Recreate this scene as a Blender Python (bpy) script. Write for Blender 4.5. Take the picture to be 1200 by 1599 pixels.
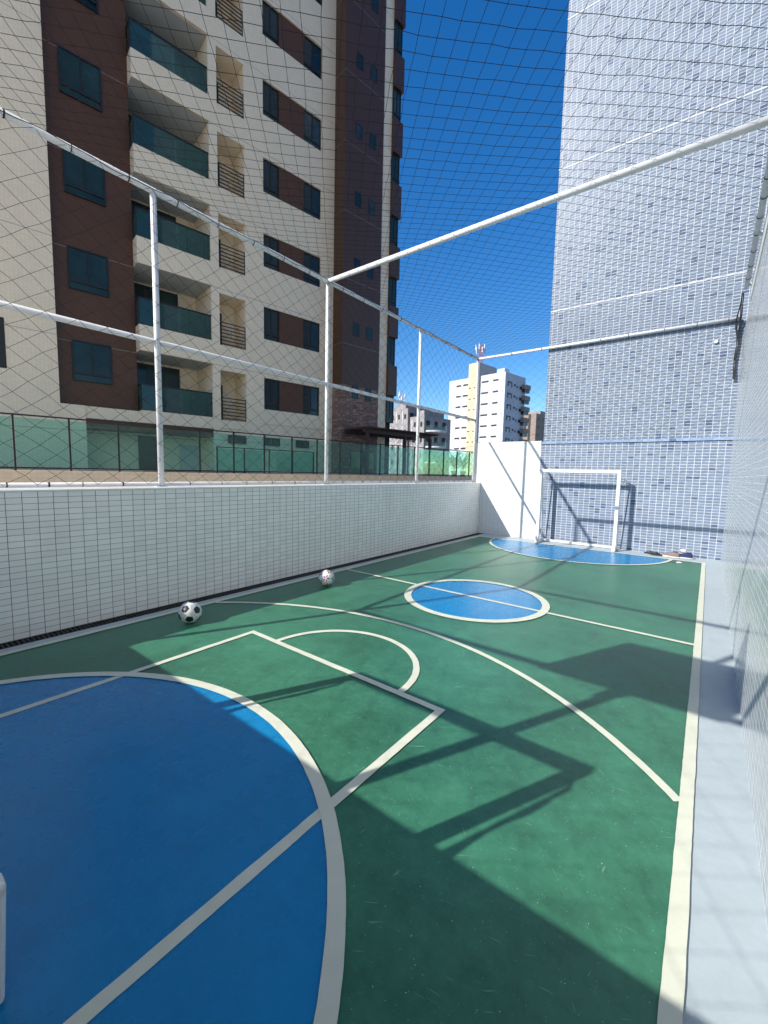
import bpy, bmesh, math, random
from mathutils import Vector, Matrix
random.seed(7)
S = bpy.context.scene
for o in list(bpy.data.objects): bpy.data.objects.remove(o)
COL = S.collection
R = math.radians

# ------------------------------------------------------------------ camera
cam_d = bpy.data.cameras.new('camera'); cam = bpy.data.objects.new('camera', cam_d); COL.objects.link(cam)
cam_d.sensor_fit = 'HORIZONTAL'; cam_d.sensor_width = 36.0; cam_d.lens = 653.378 / 1200 * 36.0
cam_d.clip_start = 0.02; cam_d.clip_end = 3000
yaw, pitch, roll = 0.6585, 0.0959, 0.0225
fwd = Vector((-math.sin(yaw)*math.cos(pitch), math.cos(yaw)*math.cos(pitch), -math.sin(pitch)))
r0 = Vector((math.cos(yaw), math.sin(yaw), 0)); u0 = r0.cross(fwd)
rt = math.cos(roll)*r0 + math.sin(roll)*u0; up = -math.sin(roll)*r0 + math.cos(roll)*u0
M = Matrix((rt, up, -fwd)).transposed().to_4x4(); M.translation = Vector((0, 0, 1.5))
cam.matrix_world = M
S.camera = cam
S.render.resolution_x = 768; S.render.resolution_y = 1024

# ------------------------------------------------------------------ sky, sun, exposure
sun_dir = Vector((2.496, 5.230, -3.774)).normalized()
elev = math.asin(-sun_dir.z); az = math.atan2(-sun_dir.x, -sun_dir.y)
W = bpy.data.worlds.new('World'); S.world = W; W.use_nodes = True
wn = W.node_tree; sky = wn.nodes.new('ShaderNodeTexSky'); sky.sky_type = 'NISHITA'; sky.sun_disc = False
sky.sun_elevation = elev; sky.sun_rotation = az; sky.altitude = 0; sky.air_density = 1.0; sky.dust_density = 0.2; sky.ozone_density = 3.0
bg = wn.nodes['Background']; bg.inputs['Strength'].default_value = 0.100
hs = wn.nodes.new('ShaderNodeHueSaturation'); hs.inputs['Saturation'].default_value = 1.36; hs.inputs['Value'].default_value = 1.36; hs.inputs['Hue'].default_value = 0.506
wn.links.new(sky.outputs[0], hs.inputs['Color']); wn.links.new(hs.outputs[0], bg.inputs[0])
sd = bpy.data.lights.new('sun', 'SUN'); sd.energy = 5.0; sd.angle = R(0.5); sd.color = (1.0, 0.955, 0.88)
sun = bpy.data.objects.new('sun', sd); COL.objects.link(sun)
sun.rotation_euler = sun_dir.to_track_quat('-Z', 'Y').to_euler(); sun.location = (-6, -12, 14)
S.view_settings.view_transform = 'Standard'; S.view_settings.look = 'None'
S.view_settings.exposure = 0.50; S.view_settings.gamma = 1.0

# ------------------------------------------------------------------ node helpers
def new_mat(name):
    m = bpy.data.materials.new(name); m.use_nodes = True
    return m, m.node_tree, m.node_tree.nodes['Principled BSDF']
def nd(t, kind, **kw):
    n = t.nodes.new(kind)
    for k, v in kw.items(): setattr(n, k, v)
    return n
def mth(t, op, a, b=None, clamp=False):
    n = t.nodes.new('ShaderNodeMath'); n.operation = op; n.use_clamp = clamp
    for i, v in enumerate((a, b)):
        if v is None: continue
        if isinstance(v, (int, float)): n.inputs[i].default_value = v
        else: t.links.new(v, n.inputs[i])
    return n.outputs[0]
def mixc(t, f, a, b):
    n = t.nodes.new('ShaderNodeMix'); n.data_type = 'RGBA'
    for s, v in ((0, f), (6, a), (7, b)):
        if isinstance(v, (int, float)): n.inputs[s].default_value = v
        elif isinstance(v, tuple): n.inputs[s].default_value = (*v, 1)
        else: t.links.new(v, n.inputs[s])
    return n.outputs[2]
def noise(t, scale, detail=4, rough=0.6, vec=None):
    n = t.nodes.new('ShaderNodeTexNoise'); n.inputs['Scale'].default_value = scale
    n.inputs['Detail'].default_value = detail; n.inputs['Roughness'].default_value = rough
    if vec is None:
        g = t.nodes.new('ShaderNodeTexCoord'); vec = g.outputs['Object']
    t.links.new(vec, n.inputs['Vector']); return n.outputs[0]
def ramp(t, v, a, b):
    n = t.nodes.new('ShaderNodeMapRange'); n.inputs[1].default_value = a; n.inputs[2].default_value = b
    t.links.new(v, n.inputs[0]); return n.outputs[0]
def bump(t, p, h, strength=0.2, dist=0.002):
    b = t.nodes.new('ShaderNodeBump'); b.inputs['Strength'].default_value = strength; b.inputs['Distance'].default_value = dist
    t.links.new(h, b.inputs['Height']); t.links.new(b.outputs[0], p.inputs['Normal'])

def plain(name, c, rough=0.5, metal=0.0, var=0.12, scale=6.0, dirt=None, bumpy=0.0, spec=0.5):
    m, t, p = new_mat(name)
    n = noise(t, scale, 5, 0.65)
    f = ramp(t, n, 0.3, 0.7)
    lo = tuple(x*(1-var) for x in c); hi = tuple(min(1, x*(1+var)) for x in c)
    col = mixc(t, f, lo, hi)
    if dirt:
        n2 = noise(t, scale*3.7, 6, 0.7); col = mixc(t, mth(t, 'MULTIPLY', ramp(t, n2, 0.58, 0.8), dirt[1]), col, dirt[0])
    t.links.new(col, p.inputs['Base Color'])
    p.inputs['Roughness'].default_value = rough; p.inputs['Metallic'].default_value = metal
    p.inputs['Specular IOR Level'].default_value = spec
    if bumpy: bump(t, p, noise(t, scale*12, 3), bumpy, 0.003)
    return m

def tile(name, w, h, g, col, grout, dark=None, prob=0.0, var=0.06, rough=0.25, joint=None, stain=0.0, coat=0.0, pair=False, gv=None, u0=0.0, v0=0.0, streak=0.0, spec=0.5):
    """ceramic tiles on an axis aligned wall: u = x + y, v = z of the object's own coordinates"""
    m, t, p = new_mat(name)
    tc = nd(t, 'ShaderNodeTexCoord'); sp = nd(t, 'ShaderNodeSeparateXYZ'); t.links.new(tc.outputs['Object'], sp.inputs[0])
    u = mth(t, 'DIVIDE', mth(t, 'ADD', mth(t, 'ADD', sp.outputs[0], sp.outputs[1]), -u0 + 200*w), w)
    v = mth(t, 'DIVIDE', mth(t, 'ADD', sp.outputs[2], -v0 + 200*h), h)
    fu = mth(t, 'FRACT', u); fv = mth(t, 'FRACT', v)
    gu = mth(t, 'GREATER_THAN', mth(t, 'ABSOLUTE', mth(t, 'SUBTRACT', fu, 0.5)), 0.5 - (gv or g)/w/2)
    gw = mth(t, 'GREATER_THAN', mth(t, 'ABSOLUTE', mth(t, 'SUBTRACT', fv, 0.5)), 0.5 - g/h/2)
    gm = mth(t, 'MAXIMUM', gu, gw)
    def rnd(a, b, seed):
        c = nd(t, 'ShaderNodeCombineXYZ'); t.links.new(a, c.inputs[0]); t.links.new(b, c.inputs[1]); c.inputs[2].default_value = seed
        wnz = nd(t, 'ShaderNodeTexWhiteNoise', noise_dimensions='3D'); t.links.new(c.outputs[0], wnz.inputs['Vector']); return wnz.outputs['Value']
    U = mth(t, 'FLOOR', u); V = mth(t, 'FLOOR', v)
    r1 = rnd(U, V, 1.5)
    lo = tuple(x*(1-var) for x in col); hi = tuple(min(1, x*(1+var)) for x in col)
    c = mixc(t, r1, lo, hi)
    if dark:
        r2 = rnd(U, V, 7.5)
        c = mixc(t, mth(t, 'LESS_THAN', r2, prob), c, dark)
        if pair:
            r3 = rnd(U, mth(t, 'FLOOR', mth(t, 'DIVIDE', v, 2.0)), 3.5)
            c = mixc(t, mth(t, 'LESS_THAN', r3, prob*0.9), c, dark)
            r4 = rnd(U, V, 11.5)
            c = mixc(t, mth(t, 'MULTIPLY', mth(t, 'LESS_THAN', r4, 0.25), 0.22), c, dark)
    if stain:
        n = noise(t, 0.9, 6, 0.7)
        c = mixc(t, mth(t, 'MULTIPLY', ramp(t, n, 0.45, 0.75), stain), c, tuple(x*0.55 for x in col))
    if streak:
        mp = nd(t, 'ShaderNodeMapping'); mp.inputs['Scale'].default_value = (5, 5, 0.35); t.links.new(tc.outputs['Object'], mp.inputs['Vector'])
        n = noise(t, 1.0, 5, 0.65, mp.outputs[0]); n3 = noise(t, 1.3, 3)
        c = mixc(t, mth(t, 'MULTIPLY', mth(t, 'MULTIPLY', ramp(t, n, 0.52, 0.72), ramp(t, n3, 0.4, 0.65)), streak), c, tuple(x*0.5 for x in col))
    gn = noise(t, 2.3, 4, 0.6)
    gc = mixc(t, ramp(t, gn, 0.35, 0.7), grout, tuple(min(1, x*1.6) for x in grout) if grout[0] < 0.4 else tuple(x*0.85 for x in grout))
    c = mixc(t, gm, c, gc)
    if joint:
        z0, pitch_, wj, jc = joint
        fj = mth(t, 'FRACT', mth(t, 'DIVIDE', mth(t, 'ADD', sp.outputs[2], -z0 + 40*pitch_), pitch_))
        jm = mth(t, 'LESS_THAN', fj, wj/pitch_)
        c = mixc(t, jm, c, jc)
    t.links.new(c, p.inputs['Base Color']); p.inputs['Specular IOR Level'].default_value = spec
    rr = mth(t, 'ADD', mth(t, 'MULTIPLY', gm, 0.7 - rough), rough)
    rr = mth(t, 'ADD', rr, mth(t, 'MULTIPLY', mth(t, 'SUBTRACT', r1, 0.5), 0.08), True)
    t.links.new(rr, p.inputs['Roughness'])
    # each tile is set very slightly out of true, plus grout recess
    hgt = mth(t, 'ADD', mth(t, 'SUBTRACT', 1.0, gm), mth(t, 'MULTIPLY', noise(t, 7.0, 2), 0.8))
    bump(t, p, hgt, 0.35, 0.0012)
    p.inputs['Coat Weight'].default_value = coat; p.inputs['Coat Roughness'].default_value = 0.08
    return m

def court_paint(name, c, rough, scratch=0.5, var=0.14, worn=None):
    m, t, p = new_mat(name)
    big = noise(t, 0.8, 4, 0.6); fine = noise(t, 22, 6, 0.75); mid = noise(t, 5.0, 5, 0.7)
    f = mth(t, 'ADD', mth(t, 'MULTIPLY', big, 0.45), mth(t, 'ADD', mth(t, 'MULTIPLY', mid, 0.35), mth(t, 'MULTIPLY', fine, 0.2)))
    f = ramp(t, f, 0.36, 0.64)
    col = mixc(t, f, tuple(x*(1-var) for x in c), tuple(min(1, x*(1+var)) for x in c))
    # scuffs: stretched noise in several directions, thresholded
    tc = nd(t, 'ShaderNodeTexCoord')
    for k, (ang, sx, sy, th) in enumerate(((35, 5.6, 60, 0.735), (-50, 5.0, 50, 0.74), (10, 7.5, 80, 0.74), (78, 8.0, 70, 0.735))):
        mp = nd(t, 'ShaderNodeMapping', vector_type='TEXTURE'); mp.inputs['Rotation'].default_value = (0, 0, R(ang)); mp.inputs['Scale'].default_value = (1/sx, 1/sy, 1)
        mp.inputs['Location'].default_value = (k*3.1, k*7.7, 0)
        t.links.new(tc.outputs['Object'], mp.inputs['Vector'])
        n = noise(t, 1.0, 2, 0.5, mp.outputs[0])
        msk = mth(t, 'MULTIPLY', ramp(t, n, th - 0.02, th + 0.03), scratch)
        col = mixc(t, msk, col, tuple(min(1, x*1.3 + 0.16) for x in c))
    n = noise(t, 9.0, 8, 0.8)
    col = mixc(t, mth(t, 'MULTIPLY', ramp(t, n, 0.60, 0.78), 0.28), col, worn or tuple(min(1, x*1.2 + 0.06) for x in c))
    n = noise(t, 31.0, 6, 0.8)
    col = mixc(t, mth(t, 'MULTIPLY', ramp(t, n, 0.58, 0.72), 0.35*min(1, scratch*2)), col, worn or tuple(min(1, x*1.25 + 0.07) for x in c))
    n = noise(t, 150.0, 1, 0.5)
    col = mixc(t, mth(t, 'MULTIPLY', ramp(t, n, 0.76, 0.80), 0.7*min(1, scratch*2)), col, (0.6, 0.68, 0.62))
    n = noise(t, 1.6, 7, 0.75)
    col = mixc(t, mth(t, 'MULTIPLY', ramp(t, n, 0.52, 0.74), 0.30), col, tuple(x*0.62 for x in c))
    t.links.new(col, p.inputs['Base Color']); p.inputs['Specular IOR Level'].default_value = 0.38
    t.links.new(mth(t, 'ADD', mth(t, 'MULTIPLY', mid, 0.25), rough - 0.12), p.inputs['Roughness'])
    bump(t, p, mth(t, 'ADD', noise(t, 60, 3), mth(t, 'MULTIPLY', noise(t, 3.0, 2), 2.0)), 0.25, 0.0015)
    return m

def glass(name, tint, refl=1.0, clear=1.0):
    m, t, p = new_mat(name); t.nodes.remove(p)
    out = [n for n in t.nodes if n.type == 'OUTPUT_MATERIAL'][0]
    tr = nd(t, 'ShaderNodeBsdfTransparent'); tr.inputs[0].default_value = (*tint, 1)
    df = nd(t, 'ShaderNodeBsdfDiffuse'); n = noise(t, 1.7, 3)
    t.links.new(mixc(t, n, tuple(x*0.5 for x in tint), tuple(x*0.7 for x in tint)), df.inputs[0])
    m0 = nd(t, 'ShaderNodeMixShader'); m0.inputs[0].default_value = 1 - clear
    t.links.new(tr.outputs[0], m0.inputs[1]); t.links.new(df.outputs[0], m0.inputs[2])
    gl = nd(t, 'ShaderNodeBsdfGlossy'); gl.inputs['Roughness'].default_value = 0.03; gl.inputs[0].default_value = (0.9, 1, 0.97, 1)
    fr = nd(t, 'ShaderNodeFresnel'); fr.inputs[0].default_value = 1.5
    mx = nd(t, 'ShaderNodeMixShader'); t.links.new(mth(t, 'MULTIPLY', fr.outputs[0], refl, True), mx.inputs[0])
    t.links.new(m0.outputs[0], mx.inputs[1]); t.links.new(gl.outputs[0], mx.inputs[2]); t.links.new(mx.outputs[0], out.inputs[0])
    return m

# ------------------------------------------------------------------ materials
MT = {}
MT['green'] = court_paint('green_court_paint', (0.040, 0.162, 0.098), 0.37, 0.55, 0.42)
MT['blue'] = court_paint('blue_court_paint', (0.004, 0.195, 0.43), 0.27, 0.06, 0.13)
MT['line'] = court_paint('cream_line_paint', (0.61, 0.62, 0.51), 0.5, 0.0, 0.07, (0.40, 0.43, 0.35))
MT['concrete'] = court_paint('grey_blue_floor_paint', (0.39, 0.45, 0.48), 0.48, 0.10, 0.12, (0.55, 0.62, 0.64))
MT['tileL'] = tile('white_tile_brown_grout', 0.1076, 0.0528, 0.0034, (0.88, 0.89, 0.86), (0.13, 0.11, 0.095), var=0.045, rough=0.22, stain=0.14, streak=0.3, gv=0.0045, v0=0.0)
MT['tileF'] = tile('white_tile_pale_grout', 0.1076, 0.0528, 0.003, (0.72, 0.73, 0.73), (0.42, 0.42, 0.42), var=0.02, rough=0.22)
MT['tileR'] = tile('glossy_tile_white_grout', 0.1076, 0.0528, 0.004, (0.46, 0.50, 0.53), (0.80, 0.82, 0.82), var=0.06, rough=0.17, streak=0.3, stain=0.15, gv=0.006)
MT['tileB'] = tile('blue_tile_white_grout', 0.1105, 0.0552, 0.0085, (0.165, 0.208, 0.285), (0.50, 0.525, 0.56), dark=(0.080, 0.110, 0.185), prob=0.028, var=0.09, rough=0.36, stain=0.10, streak=0.25, spec=0.12, gv=0.009, pair=True, v0=2.262)
MT['tileBelt'] = tile('blue_belt_tile', 0.1105, 0.0552, 0.003, (0.22, 0.30, 0.46), (0.16, 0.20, 0.30), dark=(0.085, 0.135, 0.265), prob=0.12, var=0.14, rough=0.25)
MT['beige'] = tile('cream_facade_tile', 0.10, 0.05, 0.004, (0.90, 0.745, 0.55), (0.70, 0.58, 0.42), var=0.04, rough=0.45, stain=0.14, joint=(5.62-3.0, 2.925, 0.018, (0.36, 0.33, 0.31)))
MT['brown'] = tile('brown_facade_tile', 0.10, 0.05, 0.004, (0.098, 0.036, 0.011), (0.070, 0.027, 0.009), var=0.10, rough=0.38, stain=0.25, joint=(5.62-3.0, 2.925, 0.022, (0.24, 0.19, 0.17)))
MT['brownb'] = tile('dark_brown_facade_tile', 0.10, 0.05, 0.004, (0.080, 0.031, 0.013), (0.060, 0.025, 0.011), var=0.10, rough=0.42, stain=0.2, joint=(4.62-3.0, 2.925, 0.022, (0.20, 0.17, 0.17)))
MT['stone'] = tile('split_stone_cladding', 0.21, 0.055, 0.010, (0.24, 0.14, 0.11), (0.07, 0.045, 0.035), dark=(0.38, 0.25, 0.21), prob=0.25, var=0.35, rough=0.75)
MT['soffit'] = plain('white_soffit', (0.50, 0.51, 0.50), 0.8, var=0.05, scale=1.5)
MT['cap'] = plain('white_marble_cap', (0.80, 0.80, 0.78), 0.35, var=0.06, scale=8, dirt=((0.45, 0.42, 0.38), 0.4))
MT['steel'] = plain('white_painted_steel', (0.70, 0.71, 0.72), 0.35, var=0.06, scale=10, dirt=((0.33, 0.24, 0.17), 0.6))
MT['cord'] = plain('black_net_cord', (0.012, 0.013, 0.016), 0.75)
MT['wnet'] = plain('white_net_cord', (0.72, 0.74, 0.75), 0.7)
MT['black'] = plain('black_metal', (0.012, 0.013, 0.014), 0.45, var=0.3)
MT['wframe'] = plain('dark_window_frame', (0.010, 0.011, 0.011), 0.4)
MT['pane'] = plain('blue_green_window_glass', (0.022, 0.046, 0.044), 0.08, var=0.5, scale=0.6, spec=0.32)
MT['paneB'] = plain('blue_window_glass', (0.018, 0.036, 0.044), 0.08, var=0.4, scale=0.6, spec=0.35)
MT['paneC'] = plain('window_glass_with_curtain', (0.045, 0.065, 0.065), 0.10, var=0.6, scale=1.4, spec=0.5)
MT['paneD'] = plain('dark_window_glass', (0.008, 0.018, 0.020), 0.07, var=0.5, scale=0.9, spec=0.5)
MT['gglass'] = glass('green_balcony_glass', (0.20, 0.42, 0.40), 0.9, 0.80)
MT['tglass'] = glass('green_terrace_glass', (0.68, 0.91, 0.86), 0.45, 0.96)
MT['terr'] = tile('sand_terrace_tile', 0.10, 0.10, 0.004, (0.74, 0.58, 0.41), (0.58, 0.46, 0.33), var=0.05, rough=0.6, stain=0.25)
MT['deck'] = plain('terrace_deck', (0.30, 0.27, 0.23), 0.7, scale=3)
MT['ground'] = plain('street_ground', (0.24, 0.23, 0.21), 0.9, scale=0.2, var=0.3)
MT['dark'] = plain('dark_interior', (0.015, 0.017, 0.018), 0.8)
MT['wood'] = plain('dark_red_pergola_wood', (0.055, 0.022, 0.018), 0.6, var=0.3)
MT['leaf'] = plain('plant_leaf', (0.035, 0.075, 0.022), 0.55, var=0.45, scale=9)
MT['farwhite'] = plain('white_tower_render', (0.53, 0.54, 0.56), 0.7, var=0.04, scale=0.3)
MT['farwhite_shade'] = plain('white_tower_side_shade', (0.42, 0.44, 0.50), 0.7, var=0.06, scale=0.3)  # white tower's side, with its shade put into the colour
MT['faryel'] = plain('ochre_tower_core', (0.66, 0.50, 0.31), 0.7, var=0.05, scale=0.3)
MT['bounce_block'] = tile('cream_bounce_block_tile', 0.20, 0.10, 0.004, (0.78, 0.74, 0.68), (0.6, 0.57, 0.52), var=0.03, rough=0.6)
MT['joint'] = plain('pale_joint_strip', (0.46, 0.48, 0.50), 0.6)
MT['farcore_shade'] = plain('tower_core_side_shade', (0.34, 0.33, 0.33), 0.75, var=0.05, scale=0.3)  # shaded side of the ochre core, painted as grey
MT['farbrown'] = plain('brown_far_block', (0.26, 0.20, 0.16), 0.8, var=0.1, scale=0.3)
MT['hazyblock'] = plain('grey_far_block', (0.27, 0.245, 0.24), 0.8, var=0.16, scale=0.5)
MT['redmast'] = plain('red_mast_paint', (0.35, 0.05, 0.04), 0.6)
MT['brown_trim'] = plain('brown_panel', (0.098, 0.036, 0.014), 0.5)
MT['grate'] = plain('black_drain_grate', (0.012, 0.012, 0.013), 0.55, var=0.4)
MT['ballw'] = plain('white_ball_leather', (0.72, 0.73, 0.70), 0.42, var=0.06, scale=20, dirt=((0.40, 0.38, 0.32), 0.5))
MT['ballk'] = plain('black_ball_leather', (0.012, 0.012, 0.018), 0.4)
MT['ballr'] = plain('red_ball_print', (0.42, 0.10, 0.06), 0.45)
MT['ballb'] = plain('blue_ball_print', (0.07, 0.07, 0.34), 0.45)
MT['ballg'] = plain('grey_ball_print', (0.28, 0.30, 0.30), 0.45)
MT['rubber'] = plain('black_rubber', (0.014, 0.014, 0.016), 0.6)
MT['navy'] = plain('navy_fabric', (0.015, 0.022, 0.09), 0.8)
MT['tan'] = plain('taupe_fabric', (0.20, 0.15, 0.13), 0.85)
MT['solew'] = plain('white_sole', (0.75, 0.75, 0.73), 0.5)
MT['pink'] = plain('pale_pink_fabric', (0.75, 0.60, 0.66), 0.7)
MT['orange'] = plain('orange_rim_paint', (0.60, 0.13, 0.03), 0.4)
MT['board'] = plain('white_backboard', (0.75, 0.76, 0.77), 0.35)
MT['cable'] = plain('black_cable', (0.02, 0.02, 0.02), 0.7)
MT['stain'] = court_paint('dark_wet_stain', (0.018, 0.075, 0.055), 0.25, 0.0)

# ------------------------------------------------------------------ mesh helpers
class MB:
    def __init__(s): s.v = []; s.f = []; s.mi = []; s.mats = None
    def add(s, vs, fs, mi=0):
        b = len(s.v); s.v += [tuple(v) for v in vs]; s.f += [tuple(b+i for i in f) for f in fs]; s.mi += [mi]*len(fs); return s
    def box(s, x0, x1, y0, y1, z0, z1, mi=0):
        vs = [(x, y, z) for z in (z0, z1) for y in (y0, y1) for x in (x0, x1)]
        return s.add(vs, [(0,2,3,1), (4,5,7,6), (0,1,5,4), (1,3,7,5), (3,2,6,7), (2,0,4,6)], mi)
    def tube(s, pts, r, n=8, cap=True, mi=0):
        pts = [Vector(p) for p in pts]; N = len(pts); rs = r if isinstance(r, (list, tuple)) else [r]*N
        vs = []; ref = None
        for i, p in enumerate(pts):
            d = (pts[min(i+1, N-1)] - pts[max(i-1, 0)]).normalized()
            if ref is None: ref = Vector((0, 0, 1)) if abs(d.z) < 0.9 else Vector((1, 0, 0))
            a = d.cross(ref).normalized(); b = a.cross(d).normalized(); ref = b if b.length > 0 else ref
            for k in range(n):
                t = 2*math.pi*k/n; vs.append(p + (a*math.cos(t) + b*math.sin(t))*rs[i])
        fs = [(i*n+k, i*n+(k+1) % n, (i+1)*n+(k+1) % n, (i+1)*n+k) for i in range(N-1) for k in range(n)]
        if cap: fs += [tuple(range(n))[::-1], tuple((N-1)*n+k for k in range(n))]
        return s.add(vs, fs, mi)
    def strip(s, inner, outer, z, mi=0):
        n = len(inner); vs = [(*p, z) for p in inner] + [(*p, z) for p in outer]
        return s.add(vs, [(i, n+i, n+i+1, i+1) for i in range(n-1)], mi)
    def poly(s, pts, z, mi=0):
        return s.add([(*p, z) for p in pts], [tuple(range(len(pts)))], mi)
    def build(s, name, mat, parent=None, bevel=0.0, smooth=False, loc=None):
        me = bpy.data.meshes.new(name)
        vs = s.v
        if loc is not None: vs = [(a-loc[0], b-loc[1], c-loc[2]) for a, b, c in vs]
        me.from_pydata(vs, [], s.f)
        for m in (mat if isinstance(mat, (list, tuple)) else [mat]): me.materials.append(m)
        for p, i in zip(me.polygons, s.mi): p.material_index = i; p.use_smooth = smooth
        bm = bmesh.new(); bm.from_mesh(me); bmesh.ops.recalc_face_normals(bm, faces=bm.faces); bm.to_mesh(me); bm.free()
        o = bpy.data.objects.new(name, me); COL.objects.link(o)
        if loc is not None: o.location = loc
        if parent is not None: o.parent = parent
        if bevel:
            b = o.modifiers.new('bevel', 'BEVEL'); b.width = bevel; b.segments = 2; b.limit_method = 'ANGLE'
        return o
def thing(name, label, cat, loc=(0, 0, 0), rz=0.0, group=None):
    o = bpy.data.objects.new(name, None); COL.objects.link(o); o.location = loc; o.rotation_euler = (0, 0, rz)
    o.empty_display_size = 0.2
    return tag(o, label, cat, group)
def tag(o, label, cat, group=None):
    o['label'] = label; o['category'] = cat
    if group: o['group'] = group
    return o
def struct(o): o['kind'] = 'structure'; return o
def arc(cx, cy, r, a0, a1, n=96):
    return [(cx + r*math.cos(R(a0+(a1-a0)*i/n)), cy + r*math.sin(R(a0+(a1-a0)*i/n))) for i in range(n+1)]
def parent_local(b, name, mat, par, **k): return b.build(name, mat, par, **k)

# ================================================================== GEOMETRY OF THE PLACE
XL, XR, YF, YB = -4.568, 0.268, 9.87, -0.40      # inner faces of the four court walls
ZW = 1.262                                        # low wall height
XP, YP = -4.75, -0.58                             # planes of the net frame
ZR, ZM, ZLOW = 4.323, 2.81, 1.315                 # top, middle and low rails
YN = 4.64                                         # cross beam

# ---- ground & court
gb = MB(); gb.add([(-900, -900, -4), (900, -900, -4), (900, 900, -4), (-900, 900, -4)], [(0, 1, 2, 3)])
struct(gb.build('ground', MT['ground']))
cf = MB().box(XL+0.15, XR+0.0, YB-0.0, YF, -3.99, 0.0)
struct(cf.build('court_floor', MT['concrete']))
xi, xl = 0.0, -4.245                              # inner edges of the side lines
g = MB(); g.poly([(xl-0.03, YB+0.002), (xi+0.03, YB+0.002), (xi+0.03, 9.30), (xl-0.03, 9.30)], 0.003)
struct(g.build('court_surface', MT['green']))
cx = -2.17
bl = MB()
def clip_disc(cx_, cy_, r, ymin=None, ymax=None, n=160):
    pts = arc(cx_, cy_, r, 0, 360, n)[:-1]; out = []
    for (x, y) in pts:
        if ymin is not None: y = max(y, ymin)
        if ymax is not None: y = min(y, ymax)
        x = max(x, xl); 
        if not out or (abs(x-out[-1][0]) + abs(y-out[-1][1]) > 1e-5): out.append((x, y))
    return out
bl.poly(clip_disc(-2.17, -0.255, 1.75, ymin=YB+0.004), 0.006)
bl.poly(clip_disc(-2.14, 4.595, 0.80), 0.006)
bl.poly(clip_disc(-2.16, 9.38, 1.72, ymax=9.275), 0.006)
struct(bl.build('court_area', MT['blue']))
# ring shaped lines
lines = [MB()]
lr = random.Random(77)
def rag(pts, cx_, cy_):
    out = []; d = 0
    for x, y in pts:
        d = d*0.6 + lr.uniform(-1, 1)*0.0010; L = math.hypot(x-cx_, y-cy_); out.append((x+(x-cx_)/L*d, y+(y-cy_)/L*d))
    return out
def ring(cx_, cy_, ri, ro, a0, a1, z):
    n = int(max(60, abs(a1-a0)/360*2*math.pi*ro/0.03))
    lines[0].strip(rag(arc(cx_, cy_, ri, a0, a1, n), cx_, cy_), rag(arc(cx_, cy_, ro, a0, a1, n), cx_, cy_), z)
def band(x0, x1, y0, y1, z):
    vert = (y1-y0) > (x1-x0); n = int((y1-y0 if vert else x1-x0)/0.03); A = []; B = []; da = db = 0
    for i in range(n+1):
        t = i/n; da = da*0.6+lr.uniform(-1, 1)*0.0009; db = db*0.6+lr.uniform(-1, 1)*0.0009
        if vert: y = y0+(y1-y0)*t; A.append((x0+da, y)); B.append((x1+db, y))
        else: x = x0+(x1-x0)*t; A.append((x, y0+da)); B.append((x, y1+db))
    lines[0].strip(A, B, z)
def flush(): 
    struct(lines[0].build('court_line', MT['line'])); lines[0] = MB()
Z1, Z2 = 0.009, 0.012
band(xi, xi+0.056, YB+0.002, 9.33, Z1); flush()
band(xl-0.06, xl, YB+0.002, 9.33, Z1); flush()
band(xl, xi, 9.272, 9.33, Z1-0.0005); flush()
band(xl, xi, 4.617-0.025, 4.617+0.025, Z1); flush()
ring(-2.14, 4.595, 0.765, 0.850, 0, 360, Z2); flush()
ring(-2.172, -0.255, 1.718, 1.782, -4, 184, Z2); flush()
a = math.degrees(math.asin((9.272-9.38)/1.72))
ring(-2.16, 9.38, 1.69, 1.742, 180-a+0.5, 360+a-0.5, Z2); flush()
# key
band(-3.235, -3.185, YB+0.002, 2.245, Z1); band(-1.258, -1.208, YB+0.002, 2.245, Z1); band(-3.185, -1.258, 2.195, 2.245, Z1); flush()
ring(-2.22, 2.245, 0.635, 0.685, 0, 180, Z1-0.0004); flush()
# three point arc: from side line to side line
import math as _m
cxt, cyt, rt_ = -2.207, 0.365, 2.925
aR = math.degrees(math.acos((xi - cxt)/rt_)); aL = math.degrees(math.acos((xl - cxt)/rt_))
ring(cxt, cyt, rt_-0.024, rt_+0.024, aR, aL, Z1-0.0006); flush()

# ---- low walls
def wall(name, label, x0, x1, y0, y1, z0, z1, mat, cap=None, cat='wall'):
    t = thing(name, label, cat, ((x0+x1)/2, (y0+y1)/2, 0))
    L = t.location
    b = MB().box(x0, x1, y0, y1, z0, z1)
    o = b.build('wall_body', mat, None); o.parent = t; o.matrix_parent_inverse = Matrix.Translation(-Vector(L))
    if cap:
        c = MB().box(*cap); c = c.build('coping', MT['cap'], None, bevel=0.004); c.parent = t; c.matrix_parent_inverse = Matrix.Translation(-Vector(L))
    return t
wall('tiled_wall', 'low pale tiled wall with brown grout along the left side of the court', XL-0.37, XL, YB-0.20, YF-0.002, -3.9, ZW, MT['tileL'], (XL-0.39, XL+0.006, YB-0.22, YF-0.004, ZW, ZW+0.018))
wall('tiled_wall', 'low pale tiled wall closing the near end of the court behind the camera', XL+0.002, XR-0.002, YB-0.36, YB, -3.9, ZW, MT['tileL'], (XL+0.008, XR-0.004, YB-0.38, YB+0.006, ZW, ZW+0.018))
wall('tiled_wall', 'white tiled end wall in the sun left of the blue tower', -4.70, -3.115, YF, YF+0.16, -3.9, 2.285, MT['tileF'])
pl_ = MB().box(-4.80, -4.70, YF-0.02, YF+0.16, ZW+0.02, 2.31)
tag(pl_.build('corner_pillar', MT['steel'], bevel=0.006), 'slim white boxed pillar on the corner of the two tiled walls', 'pillar')
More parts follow.
